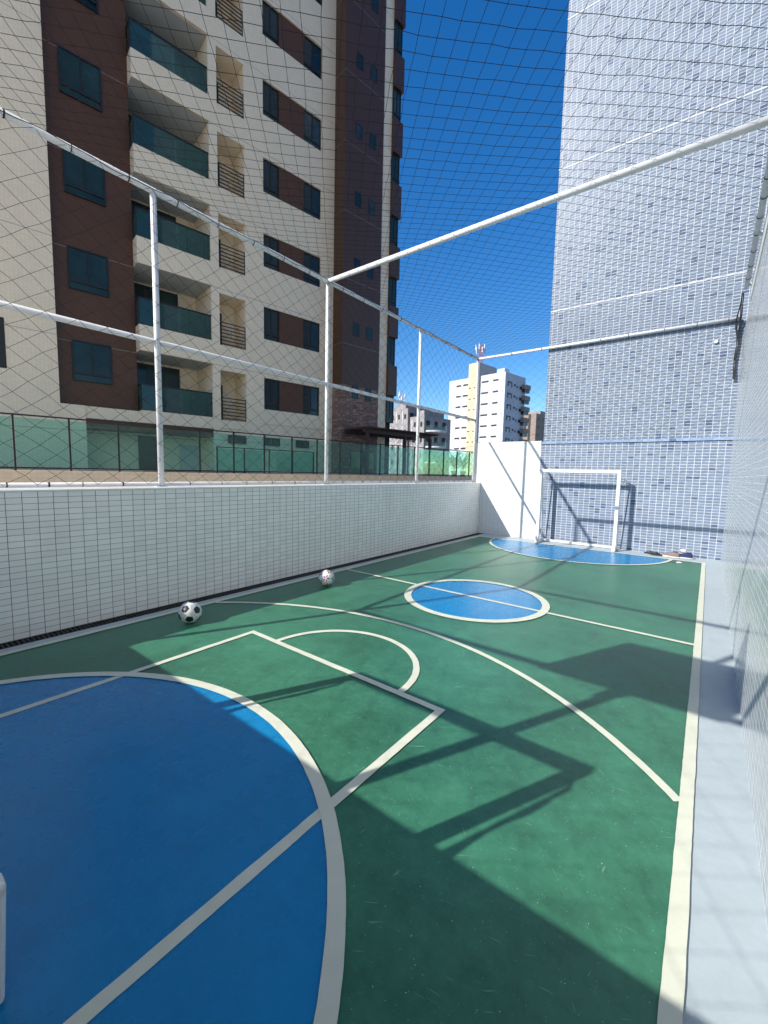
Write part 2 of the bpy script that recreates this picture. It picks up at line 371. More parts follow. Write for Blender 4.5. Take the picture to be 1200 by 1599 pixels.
t = wall('tiled_wall', 'tall glossy tiled wall with white grout rising along the right side of the court', XR, XR+0.18, YB-0.36, YF-0.002, -3.9, 4.03, MT['tileR'])
o = MB().box(XR-0.010, XR+0.20, YB-0.36, 8.05, 4.034, 4.30).build('top_course', MT['cap'], None, bevel=0.004); o.parent = t; o.matrix_parent_inverse = Matrix.Translation(-t.location)

# ---- blue tower
bt = thing('tiled_tower', 'tall tower clad in small blue tiles with white joints behind the goal', 'building', (-3.07, YF, -4))
inv = Matrix.Translation(-bt.location)
def kid(b, name, mat, par, inv_, **k):
    o = b.build(name, mat, None, **k); o.parent = par; o.matrix_parent_inverse = inv_; return o
kid(MB().box(-3.112, 9.0, YF, YF+9, -4, 2.20), 'wall', MT['tileB'], bt, inv)
kid(MB().box(-3.07, 9.0, YF, YF+9, 2.262, 40), 'wall', MT['tileB'], bt, inv)
kid(MB().box(-3.125, 9.0, YF-0.022, YF+8.9, 2.212, 2.262), 'belt_course', MT['tileBelt'], bt, inv)
kid(MB().box(-3.11, 9.0, YF+0.004, YF+8.9, 2.20, 2.212), 'joint', MT['black'], bt, inv)
for z in (5.115, 8.05, 10.985, 13.92, 16.855, 19.79):
    kid(MB().box(-3.075, 9.0, YF-0.004, YF+8.9, z-0.014, z+0.014), 'joint', MT['joint'], bt, inv)

# ---- drain
dg = thing('drain_grate', 'black slotted drain grate along the foot of the left tiled wall', 'drain', (XL+0.08, 4.7, 0))
inv = Matrix.Translation(-dg.location)
kid(MB().box(XL+0.001, XL+0.150, YB, YF-0.001, -0.12, -0.045), 'channel', MT['dark'], dg, inv)
b = MB(); b.box(XL+0.003, XL+0.017, YB, YF-0.01, -0.04, 0.002); b.box(XL+0.133, XL+0.148, YB, YF-0.01, -0.04, 0.002); b.box(XL+0.07, XL+0.08, YB, YF-0.01, -0.04, -0.001)
y = YB+0.02
while y < YF-0.03: b.box(XL+0.016, XL+0.134, y, y+0.013, -0.035, 0.0005); y += 0.034
kid(b, 'grate', MT['grate'], dg, inv)

# ================================================================== NET FRAMES
def tube_part(par, name, p0, p1, r, mat=None, n=14):
    inv_ = Matrix.Translation(-par.location)
    return kid(MB().tube([p0, p1], r, n), name, mat or MT['steel'], par, inv_, smooth=True)
fr = thing('net_frame', 'white tubular steel frame standing on the left wall and spanning overhead to the tower', 'frame', (XP, YN, ZW))
for y in (2.134, 4.64, 7.20, 9.80):
    tube_part(fr, 'post', (XP, y, ZW+0.018), (XP, y, ZR), 0.030)
    b = MB().box(XP-0.05, XP+0.05, y-0.05, y+0.05, ZW+0.018, ZW+0.026); kid(b, 'base_plate', MT['steel'], fr, Matrix.Translation(-fr.location), bevel=0.002)
tube_part(fr, 'post', (XP, YP, ZW+0.018), (XP, YP, ZR), 0.030)
tube_part(fr, 'top_rail', (XP, YP, ZR), (XP, 9.80, ZR), 0.031)
tube_part(fr, 'middle_rail', (XP, YP, ZM), (XP, 9.80, ZM+0.02), 0.028)
tube_part(fr, 'bottom_rail', (XP+0.0, YP, ZLOW), (XP, 9.80, ZLOW), 0.020)
tube_part(fr, 'cross_beam', (XP, YN, ZR), (XR-0.06, YN, ZR), 0.034)
tube_part(fr, 'end_rail', (XP, 9.80, ZR), (XR-0.05, 9.80, ZR), 0.030)
for x in (): kid(MB().box(x-0.03, x+0.03, 9.83, YF, ZR-0.10, ZR-0.02), 'bracket', MT['steel'], fr, Matrix.Translation(-fr.location))
tr_ = thing('wall_rail', 'grey-white rail running overhead along the top of the right tiled wall', 'rail', (XR-0.055, 4.0, ZR))
tube_part(tr_, 'rail', (XR-0.055, YP, ZR), (XR-0.055, 8.35, ZR), 0.030)
for y in (0.5, 2.6, 4.64, 6.6, 8.2): kid(MB().box(XR-0.05, XR, y-0.02, y+0.02, ZR-0.03, ZR), 'bracket', MT['steel'], tr_, Matrix.Translation(-tr_.location))
bf = thing('net_frame', 'white tubular steel frame on the near wall behind the camera, carrying the backboard', 'frame', (cx, YP, ZW))
tube_part(bf, 'top_rail', (XP+0.03, YP, ZR), (XR-0.02, YP, ZR), 0.031)
tube_part(bf, 'post', (cx, YP, 2.72), (cx, YP, ZR), 0.030)
tube_part(bf, 'middle_rail', (XP+0.03, YP, ZM), (XR-0.02, YP, ZM), 0.028)

# ---- ties on rails
def ties(par, pts, axis, r):
    inv_ = Matrix.Translation(-par.location)
    for p in pts:
        p = Vector(p); b = MB()
        e = Vector(axis)*0.004
        jit = random.uniform(0.6, 1.3)
        b.tube([p-e*jit, p+e*jit], r, 10)
        kid(b, 'cord_tie', MT['cord'], par, inv_)

# ---- nets: 45 degree strands made as thin prisms with knots
def net_mesh(b, fn, nu, nv, r, keep=None, knot=1.9, mi=0):
    """fn(i,j)->Vector, diamond lattice: knots where i+j is even"""
    P = {}
    for i in range(nu+1):
        for j in range(nv+1):
            if (i+j) % 2 == 0: P[(i, j)] = fn(i, j)
    def seg(p, q):
        mid = (p+q)/2
        d = (q-p).normalized(); ref = Vector((0.3, 0.5, 0.81)); a = d.cross(ref).normalized(); c = d.cross(a)
        vs = []
        for c0 in (p, q):
            for k in range(3):
                t = 2*math.pi*k/3; vs.append(c0 + (a*math.cos(t)+c*math.sin(t))*r)
        b.add(vs, [(0, 1, 4, 3), (1, 2, 5, 4), (2, 0, 3, 5)], mi)
    for (i, j), p in P.items():
        if p is None: continue
        for di in (1, -1):
            q = P.get((i+di, j+1))
            if q is not None: seg(p, q)
        if knot:
            k = r*knot
            b.add([p+Vector(v)*k for v in ((1,0,0), (-1,0,0), (0,1,0), (0,-1,0), (0,0,1), (0,0,-1))],
                  [(0,2,4), (2,1,4), (1,3,4), (3,0,4), (2,0,5), (1,2,5), (3,1,5), (0,3,5)], mi)
RN = 0.0019
rng = random.Random(3)
def jit(s): return rng.uniform(-s, s)
# side net on the left frame
sn = thing('side_net', 'black diamond mesh net hung on the frame above the left wall', 'net', (XP, 4.6, ZLOW))
dy, dz = 0.1165, 0.0885
nu = int((9.80-YP)/dy); nv = int((ZR-ZLOW)/dz)
dyy = (9.80-YP)/nu; dzz = (ZR-ZLOW)/nv
def side(i, j):
    e = 0 if j in (0, nv) or i in (0, nu) else 1
    sag = 0.030*math.sin(math.pi*j/nv)*(0.6+0.4*math.sin(i*0.21))
    return Vector((XP + 0.028 + e*(sag+jit(0.006)), YP + i*dyy + e*jit(0.010) + e*0.03*math.sin(j*0.33+i*0.05), ZLOW + j*dzz + e*(jit(0.009) - 0.035*math.sin(math.pi*j/nv))))
b = MB(); net_mesh(b, side, nu, nv, RN)
kid(b, 'mesh', MT['cord'], sn, Matrix.Translation(-sn.location))
tys = [0.20, 0.58, 0.975, 1.429, 1.9, 2.377, 2.852, 3.328, 3.80, 4.252, 4.95, 5.45, 5.95, 6.5, 7.0, 7.6, 8.2, 8.8, 9.4]
ties(sn, [(XP, y, ZR) for y in tys], (0, 1.3, 0), 0.0345)
ties(sn, [(XP, y, ZLOW) for y in (0.85, 1.14, 1.40, 1.75, 2.45, 2.85, 3.2, 3.6, 4.0, 4.4, 5.0, 5.5, 6.0, 6.5, 7.0, 7.6, 8.2, 8.8, 9.3)], (0, 1.3, 0), 0.0225)
# loose draw cord that runs along the top rail
b = MB(); pts = []
y = YP
while y < 9.8: pts.append((XP+0.034, y, ZR + 0.012*math.sin(y*6.1) + 0.006*math.sin(y*17))); y += 0.06
b.tube(pts, 0.0032, 5); kid(b, 'draw_cord', MT['cord'], sn, Matrix.Translation(-sn.location))
# overhead net
on = thing('overhead_net', 'black net stretched overhead across the whole court at rail height', 'net', (cx, 4.6, ZR))
c = 0.084
nu = int((XR-0.06-XP)/c); nv = int((9.80-YP)/c); cxx = (XR-0.06-XP)/nu; cyy = (9.80-YP)/nv
def over(i, j):
    e = 0 if j in (0, nv) or i in (0, nu) else 1
    y = YP + j*cyy; x = XP + i*cxx
    u = (y-YP)/(YN-YP) if y < YN else (y-YN)/(9.80-YN)
    sag = 0.13*math.sin(math.pi*min(max(u, 0), 1))*math.sin(math.pi*i/nu)**0.7
    zz = ZR + 0.030 - e*sag - 0.012*(1-e)
    return Vector((x + e*(jit(0.005)+0.02*math.sin(j*0.11)), y + e*(jit(0.005)+0.02*math.sin(i*0.13+j*0.05)), zz + e*jit(0.003)))
b = MB(); net_mesh(b, over, nu, nv, RN)
kid(b, 'mesh', MT['cord'], on, Matrix.Translation(-on.location))
ties(on, [(x, 9.80, ZR) for x in (-4.3, -3.9, -3.2, -2.6, -2.0, -1.5, -0.9, -0.4, 0.05)], (1.3, 0, 0), 0.0335)
ties(on, [(XR-0.055, y, ZR) for y in (3.6, 3.95, 4.3, 4.75, 5.1, 5.45, 5.8, 6.2, 6.6, 7.05, 7.5, 7.95)], (0, 1.6, 0), 0.034)
# end net between the end rail and the end wall
en = thing('end_net', 'black diamond net hanging from the far rail in front of sky and blue tower', 'net', (cx, 9.8, ZR))
nu = int((XR-0.06-XP)/0.1165); nv = int((ZR-2.30)/0.0885); ex = (XR-0.06-XP)/nu; ez = (ZR-2.30)/nv
def endn(i, j):
    e = 0 if j in (0, nv) or i in (0, nu) else 1
    return Vector((XP + i*ex + e*jit(0.01), 9.80 - 0.012 + e*jit(0.006), 2.30 + j*ez + e*(jit(0.01)-0.02*math.sin(math.pi*j/nv))))
b = MB(); net_mesh(b, endn, nu, nv, 0.0015)
kid(b, 'mesh', MT['cord'], en, Matrix.Translation(-en.location))
# net gathered in the far right corner
b = MB(); rr = random.Random(5)
for k in range(16):
    pts = []
    for q in range(16):
        z = 4.60 - q*0.088
        spread = 0.008 + 0.030*math.exp(-((z-4.25)/0.16)**2) + 0.009*rr.random()
        pts.append((XR-0.075 + spread*math.cos(k*2.1+q*0.25) + 0.004*math.sin(q), 9.80 - 0.9*max(0, z-4.28)*1.4 + spread*math.sin(k*1.7+q*0.2), z - 0.0))
    b.tube(pts, 0.006, 5)
kid(b, 'gathered_bundle', MT['cord'], en, Matrix.Translation(-en.location))
# near end net behind the camera
nn = thing('end_net', 'black diamond net on the near frame behind the camera', 'net', (cx, YP, ZLOW))
nu = int((XR-0.06-XP)/0.1165); nv = int((ZR-ZLOW)/0.0885); ex2 = (XR-0.06-XP)/nu; ez2 = (ZR-ZLOW)/nv
def nearn(i, j): return Vector((XP + i*ex2 + jit(0.008), YP+0.03 + jit(0.006), ZLOW + j*ez2 + jit(0.006)))
b = MB(); net_mesh(b, nearn, nu, nv, 0.0012, knot=0)
kid(b, 'mesh', MT['cord'], nn, Matrix.Translation(-nn.location))

# ================================================================== GOALS
def goal(y, back, label, sgn, gx=-2.185):
    """y: plane of the goal mouth; back: y of the rear bar; sgn: +1 when the court is on the +y side"""
    t = thing('futsal_goal', label, 'goal', (gx, y, 0), 0, 'small white goals')
    inv_ = Matrix.Translation(-t.location)
    hw = 0.765; s = 0.032; zt = 1.60
    x0, x1 = gx-hw, gx+hw
    for x in (x0, x1):
        kid(MB().box(x-s, x+s, y-s, y+s, 0.0, zt+s), 'post', MT['steel'], t, inv_, bevel=0.006)
        f = MB()
        ys = y + sgn*(s)
        pr = [(ys, 0.16), (ys, 0.012), (ys+sgn*0.075, 0.012), (ys+sgn*0.075, 0.03)] if sgn < 0 else [(ys, 0.46), (ys, 0.012), (0.185, 0.012), (0.205, 0.36)]
        f.add([(x-s, a, z) for a, z in pr] + [(x+s, a, z) for a, z in pr], [(0,1,2,3), (7,6,5,4), (0,4,5,1), (1,5,6,2), (2,6,7,3), (3,7,4,0)])
        kid(f, 'foot', MT['steel'], t, inv_, bevel=0.012)
        kid(MB().tube([(x, y, 0.035), (x, back, 0.035)], 0.022, 10), 'ground_bar', MT['steel'], t, inv_, smooth=True)
        top = (x, y + (back-y)*0.42, zt-0.03)
        kid(MB().tube([(x, y, zt-0.03), top, (x, back, 0.04)], 0.013, 10), 'back_stay', MT['steel'], t, inv_, smooth=True)
        # net gathered up on the stay
        rg = random.Random(int(abs(x)*100)); b = MB()
        for k in range(7 if sgn < 0 else 0):
            cxk, cyk, czk = x + rg.uniform(-0.01, 0.07), top[1] + (back-y)*rg.uniform(0.1, 0.5), zt - rg.uniform(0.10, 0.24)
            pts = []
            for q in range(14):
                a_ = q/13*2*math.pi*1.3 + k; rad = 0.035+0.03*rg.random()
                pts.append((cxk + rad*math.cos(a_), cyk + 0.04*math.sin(a_*1.7), czk + rad*math.sin(a_)))
            b.tube(pts, 0.0035, 5)
        if sgn > 0:
            zz = zt-0.16; pts = [(x+0.03, y-0.10, zz)]
            for q in range(1, 9): pts.append((x+0.03+0.012*math.sin(q*2.1), y-0.11-0.012*q, zz-0.085*q))
            b.tube(pts, [0.014 if q in (0, 4, 8) else 0.006 for q in range(9)], 6)
        kid(b, 'gathered_net', MT['wnet'], t, inv_)
    kid(MB().box(x0+s+0.001, x1-s-0.001, y-s+0.001, y+s-0.001, zt-s, zt+s), 'crossbar', MT['steel'], t, inv_, bevel=0.006)
    kid(MB().box(x0, x1, back-0.022, back+0.022, 0.012, 0.056), 'rear_bar', MT['steel'], t, inv_, bevel=0.004)
    # faint hooks and cords below the crossbar
    b = MB()
    for q in range(14):
        xx = x0+0.08+q*(x1-x0-0.16)/13; b.tube([(xx, y-sgn*s, zt-s), (xx+0.02, y-sgn*(s+0.01), zt-s-0.02), (xx+0.05, y-sgn*s, zt-s)], 0.002, 4)
    kid(b, 'net_hooks', MT['wnet'], t, inv_)
    return t
goal(9.44, 9.76, 'white square-bar goal standing in front of the blue tiled tower', -1)
goal(0.01, -0.32, 'white square-bar goal at the near end beside the photographer', 1, -2.225)

# ---- basketball hoop on the near frame
bh = thing('basketball_hoop', 'basketball backboard with rim on the near net frame, casting the square shadow', 'basketball hoop', (cx, -0.45, 0))
inv = Matrix.Translation(-bh.location)
kid(MB().box(-2.73, -1.59, -0.465, -0.435, 2.67, 3.42), 'backboard', MT['board'], bh, inv, bevel=0.004)
kid(MB().box(cx-0.03, cx+0.03, -0.55, -0.49, ZW+0.02, 2.70), 'pole', MT['steel'], bh, inv, bevel=0.004)
kid(MB().box(cx-0.05, cx+0.05, -0.49, -0.467, 2.55, 3.1), 'bracket', MT['steel'], bh, inv)
ringpts = [(cx + 0.20*math.cos(a_), -0.20 + 0.20*math.sin(a_), 2.80) for a_ in [2*math.pi*i/32 for i in range(33)]]
kid(MB().tube(ringpts, 0.009, 8, cap=False), 'rim', MT['orange'], bh, inv, smooth=True)
kid(MB().box(cx-0.06, cx+0.06, -0.434, -0.395, 2.74, 2.83), 'rim_mount', MT['orange'], bh, inv)
b = MB()
for k in range(12):
    for s_ in (1, -1):
        pts = [(cx + (0.20-0.08*q/6)*math.cos(2*math.pi*(k+s_*q*0.28)/12), -0.20+(0.20-0.08*q/6)*math.sin(2*math.pi*(k+s_*q*0.28)/12), 2.80-q*0.055) for q in range(7)]
        b.tube(pts, 0.003, 4)
kid(b, 'hoop_net', MT['wnet'], bh, inv)

# ================================================================== BALLS
def ico(sub):
    bm = bmesh.new(); bmesh.ops.create_icosphere(bm, subdivisions=sub, radius=1.0); return bm
phi = (1+5**0.5)/2
IV = [Vector(v).normalized() for v in [(0, s1, s2*phi) for s1 in (1,-1) for s2 in (1,-1)] + [(s1, s2*phi, 0) for s1 in (1,-1) for s2 in (1,-1)] + [(s2*phi, 0, s1) for s1 in (1,-1) for s2 in (1,-1)]]
def ball(name, label, loc, rot, fn, mats, rad=0.104):
    bm = ico(6)
    for f in bm.faces:
        p = f.calc_center_median().normalized(); f.material_index = fn(p); f.smooth = True
    for v in bm.verts:
        v.co = v.co*rad
    me = bpy.data.meshes.new(name); bm.to_mesh(me); bm.free()
    for m in mats: me.materials.append(m)
    o = bpy.data.objects.new(name, me); COL.objects.link(o); o.location = (loc[0], loc[1], rad+0.004); o.rotation_euler = rot
    return tag(o, label, 'ball')
def near_iv(p):
    v = max(IV, key=lambda q: q.dot(p)); return v
def nbrs(v):
    ns = [q for q in IV if 0.3 < q.dot(v) < 0.6]
    return ns
NB = {tuple(v): nbrs(v) for v in IV}
def classic(p):
    v = near_iv(p); g_ = p/p.dot(v) - v
    ns = [((n/1.0) - v*n.dot(v)).normalized() for n in NB[tuple(v)]]
    m = max(-g_.dot(n) for n in ns)     # distance towards pentagon edge mid directions
    if m < 0.32: return 1
    # seams of the white hexagons
    d = sorted((q.dot(p) for q in IV), reverse=True)
    if 0 < d[0]-d[1] < 0.012: return 2
    return 0
camv = Vector((0, 0, 1.5))
def face_rot(loc, v1, t1, v2):
    """rotation that takes ico vertex v1 onto view-space offset t1 (right, up) and puts v2 below it"""
    c0 = Vector((loc[0], loc[1], 0.114)); f_ = (camv-c0).normalized(); r_ = Vector((0, 0, 1)).cross(f_).normalized(); u_ = f_.cross(r_)
    def w(t): return (r_*t[0] + u_*t[1] + f_*math.sqrt(max(0, 1-t[0]**2-t[1]**2))).normalized()
    A = w(t1); B = w(v2[1]); 
    e1 = v1; e3 = e1.cross(v2[0]).normalized(); e2 = e3.cross(e1)
    E1 = A; E3 = A.cross(B).normalized(); E2 = E3.cross(E1)
    m1 = Matrix((e1, e2, e3)).transposed(); m2 = Matrix((E1, E2, E3)).transposed()
    return (m2 @ m1.inverted()).to_euler()
v1 = IV[0]; v2 = NB[tuple(v1)][0]
L1 = (-3.865, 1.972)
ball('soccer_ball', 'black and white soccer ball on the green floor near the left wall', L1, face_rot(L1, v1, (-0.42, 0.34), (v2, (-0.16, -0.50))), classic, [MT['ballw'], MT['ballk'], MT['ballg']])
def fancy(p):
    v = near_iv(p); ns = NB[tuple(v)]
    g_ = p/p.dot(v) - v; r_ = g_.length
    i = IV.index(v)
    k, bestd = 0, -2
    for q, n in enumerate(ns):
        tdir = (n - v*n.dot(v)).normalized(); dd = g_.normalized().dot(tdir) if r_ > 1e-6 else 0
        if dd > bestd: bestd, k = dd, q
    ang = math.acos(max(-1, min(1, bestd)))
    wv = 0.22*max(0, 1-abs(r_-0.28)/0.26)
    if 0.07 < r_ < 0.52 and r_*math.sin(ang) < wv*0.55: return 1 + (i+k) % 3
    return 0
L2 = (-3.845, 3.776)
ball('soccer_ball', 'white soccer ball with red and blue streaks near the left end of the halfway line', L2, face_rot(L2, v1, (-0.05, -0.05), (v2, (-0.55, -0.35))), fancy, [MT['ballw'], MT['ballr'], MT['ballb'], MT['ballr']])

# ================================================================== SHOES by the far wall
def sole(b, L, wd, z0, z1, off=(0, 0), ang=0.0, mi=0, n=28):
    pts = []
    for i in range(n):
        a_ = 2*math.pi*i/n; x = math.cos(a_)*L/2; w_ = wd/2*(0.80 + 0.20*math.cos(a_)*1.0 - 0.13*math.exp(-((x+0.02)/0.05)**2)); y = math.sin(a_)*w_
        pts.append((off[0] + x*math.cos(ang)-y*math.sin(ang), off[1] + x*math.sin(ang)+y*math.cos(ang)))
    vs = [(*p, z0) for p in pts] + [(*p, z1) for p in pts]
    b.add(vs, [tuple(range(n))[::-1], tuple(range(n, 2*n))] + [(i, (i+1) % n, n+(i+1) % n, n+i) for i in range(n)], mi)
def flipflop(loc, ang, label):
    t = thing('flip_flop', label, 'flip-flop', (*loc, 0.0), ang, 'black flip-flops by the blue tiles')
    b = MB(); sole(b, 0.26, 0.10, 0.006, 0.028); b.build('sole', MT['rubber'], t, bevel=0.004)
    b = MB(); b.tube([(0.075, 0, 0.028), (0.06, 0, 0.055), (0.02, 0.028, 0.058), (-0.03, 0.042, 0.028)], [0.005, 0.006, 0.009, 0.007], 6)
    b.tube([(0.06, 0, 0.055), (0.02, -0.028, 0.058), (-0.03, -0.042, 0.028)], [0.006, 0.009, 0.007], 6); b.build('strap', MT['rubber'], t)
flipflop((-0.80, 9.70), R(170), 'black flip-flop furthest left of the footwear below the blue tiles')
flipflop((-0.68, 9.60), R(185), 'black flip-flop lying closer to the grey sneaker')
def sneaker(loc, ang, label, up, trim, top=None, name='sneaker'):
    t = thing(name, label, 'shoe', (*loc, 0.0), ang, 'shoes left by the end line')
    b = MB(); sole(b, 0.275, 0.10, 0.006, 0.034); b.build('sole', MT['solew'], t, bevel=0.006)
    # upper lofted through sections
    secs = [(-0.128, 0.030, 0.070), (-0.10, 0.040, 0.095), (-0.05, 0.042, 0.092), (0.0, 0.042, 0.078), (0.05, 0.044, 0.062), (0.095, 0.040, 0.050), (0.125, 0.022, 0.036)]
    vs = []; m = 10
    for x, w_, h_ in secs:
        for k in range(m):
            a_ = math.pi*k/(m-1); vs.append((x, math.cos(a_)*w_, 0.034 + (h_-0.0)*math.sin(a_)**0.8*0.85))
    fs = [(i*m+k, i*m+k+1, (i+1)*m+k+1, (i+1)*m+k) for i in range(len(secs)-1) for k in range(m-1)]
    fs += [tuple(range(m)), tuple((len(secs)-1)*m+k for k in range(m))[::-1]]
    MB().add(vs, fs).build('upper', up, t, smooth=True)
    b = MB()
    for q in range(4): xx = 0.0+q*0.018; b.tube([(xx, -0.026, 0.088-q*0.004), (xx+0.004, 0, 0.110-q*0.006), (xx, 0.026, 0.088-q*0.004)], 0.003, 4)
    b.build('laces', trim, t)
    b = MB(); b.box(-0.105, -0.02, -0.024, 0.024, 0.112, 0.118); b.build('collar', trim, t, bevel=0.003)
    return t
sneaker((-0.47, 9.56), R(178), 'taupe sneaker with white sole between flip-flops and navy shoe', MT['tan'], MT['navy'])
sneaker((-0.27, 9.60), R(190), 'navy blue shoe with white sole, rightmost by the blue tiles', MT['navy'], MT['rubber'])
b = MB(); rg = random.Random(11)
bm = ico(3)
for v in bm.verts: v.co = Vector((v.co.x*0.052, v.co.y*0.045, v.co.z*0.030))*(1+rg.uniform(-0.12, 0.12))
me = bpy.data.meshes.new('sock'); bm.to_mesh(me); bm.free(); me.materials.append(MT['pink'])
for p in me.polygons: p.use_smooth = True
sk = bpy.data.objects.new('sock', me); COL.objects.link(sk); sk.location = (-0.29, 9.60, 0.150)
tag(sk, 'balled pale pink sock resting on top of the navy shoe', 'sock')
b = MB(); pts = [(-0.44+0.16*math.cos(a_)*(1+0.3*math.sin(3*a_)), 9.02+0.13*math.sin(a_)*(1+0.3*math.cos(2*a_))) for a_ in [2*math.pi*i/30 for i in range(30)]]
b.poly(pts, 0.0045); tag(b.build('wet_patch', MT['stain']), 'small dark damp patch on the green floor below the shoes', 'patch')
b = MB(); b.add([(-0.36, 8.95, 0.010), (-0.27, 8.97, 0.016), (-0.26, 9.03, 0.008), (-0.35, 9.02, 0.022), (-0.31, 8.99, 0.030)], [(0, 1, 4), (1, 2, 4), (2, 3, 4), (3, 0, 4)])
tag(b.build('paper_scrap', MT['solew']), 'tiny white scrap of paper on the dark damp patch', 'litter')
# round wall plate and small bracket lamp
b = MB(); b.tube([(-0.10, YF-0.002, 3.98), (-0.10, YF-0.03, 3.98), (-0.10, YF-0.045, 3.98)], [0.032, 0.032, 0.025], 24)
tag(b.build('wall_cover', MT['cap'], smooth=False), 'round white cover plate on the blue tiles under the far rail', 'cover plate')

# ================================================================== APARTMENT BUILDING
nrm = Vector((0.98676, -0.16188, 0)).normalized(); d1 = Vector((0.16188, 0.98676, 0)).normalized()
RZ = math.atan2(d1.y, d1.x)
FP, F0 = 2.925, 3.45                              # floor pitch, first residential floor
org = -17.0*nrm
ab = thing('apartment_building', 'tall cream and brown tiled apartment block with glass balconies on the left', 'building', (org.x, org.y, 0.0), RZ)
NFL = 10; ZT = F0 + FP*NFL + 1.2
def P(b, name, mat, par=None, **k): return b.build(name, mat, par or ab, **k)
# solid parts (x = along facade, y = into the building)
P(MB().box(-9, 1.64, 0, 12, -3.9, ZT), 'wall', MT['beige'])
P(MB().box(1.642, 3.95, 0.5, 12, F0, ZT), 'wall', MT['brown'])
P(MB().box(6.47, 6.78, 0.0, 12, -3.9, ZT), 'wall', MT['beige'])
P(MB().box(7.85, 8.65, 0.0, 12, -3.9, ZT), 'wall', MT['beige'])
P(MB().box(11.50, 12.22, 0.0, 12, F0, ZT), 'wall', MT['beige'])
P(MB().box(3.952, 6.468, 1.7, 12, F0, ZT), 'wall', MT['beige'])
P(MB().box(6.782, 7.848, 1.1, 12, F0, ZT), 'wall', MT['beige'])
P(MB().box(12.222, 14.55, -0.75, 12, F0+2.15, ZT), 'wall', MT['brownb'])
P(MB().box(12.222, 14.55, -0.74, 12, 1.38, F0+2.148), 'wall', MT['stone'])
P(MB().box(14.552, 15.10, -0.72, 12, 1.38, ZT), 'wall', MT['beige'])
P(MB().box(15.102, 15.55, -0.60, 12, 1.38, ZT), 'wall', MT['dark'])
# window bay column 8.65..11.5 : cream bands between window rows
for k in range(NFL+1):
    z0 = F0 - 0.002 if k == 0 else F0 + FP*(k-1) + 1.94
    z1 = F0 + FP*k + 0.62 if k < NFL else ZT
    P(MB().box(8.652, 11.498, 0.0, 12, z0, z1), 'wall_band', MT['beige'])
wrnd = random.Random(31)
def window(x0, x1, z0, z1, y, n=2, sill=True, pane=None, depth=0.04, nm='window'):
    f = 0.045; b = MB(); zs = z0 + (0.22 if sill else 0)
    b.box(x0, x0+f, y-depth, y, z0, z1); b.box(x1-f, x1, y-depth, y, z0, z1)
    b.box(x0+f, x1-f, y-depth, y, z1-f, z1); b.box(x0+f, x1-f, y-depth, y, z0, z0+0.02)
    if sill: b.box(x0+f, x1-f, y-depth-0.006, y, zs, zs+0.075)
    for q in range(1, n):
        xm = x0 + (x1-x0)*q/n; b.box(xm-0.022, xm+0.022, y-depth+0.002, y, zs+0.076 if sill else z0+0.02, z1-f)
    w = P(b, nm, MT['wframe'])
    pb = MB()
    for q in range(n):
        xa = x0+f*0.5 + (x1-x0-f)*q/n; xb = x0+f*0.5 + (x1-x0-f)*(q+1)/n
        yy = y-depth*0.45 + (0.008 if q % 2 else 0); pb.add([(xa, yy, z0+0.01), (xb, yy, z0+0.01), (xb, yy, z1-0.02), (xa, yy, z1-0.02)], [(0, 1, 2, 3)])
    pm = pane or MT['pane']; pb.build('pane', wrnd.choice((pm, pm, MT['paneC'], MT['paneD'])), w)
    return w
wr = random.Random(21)
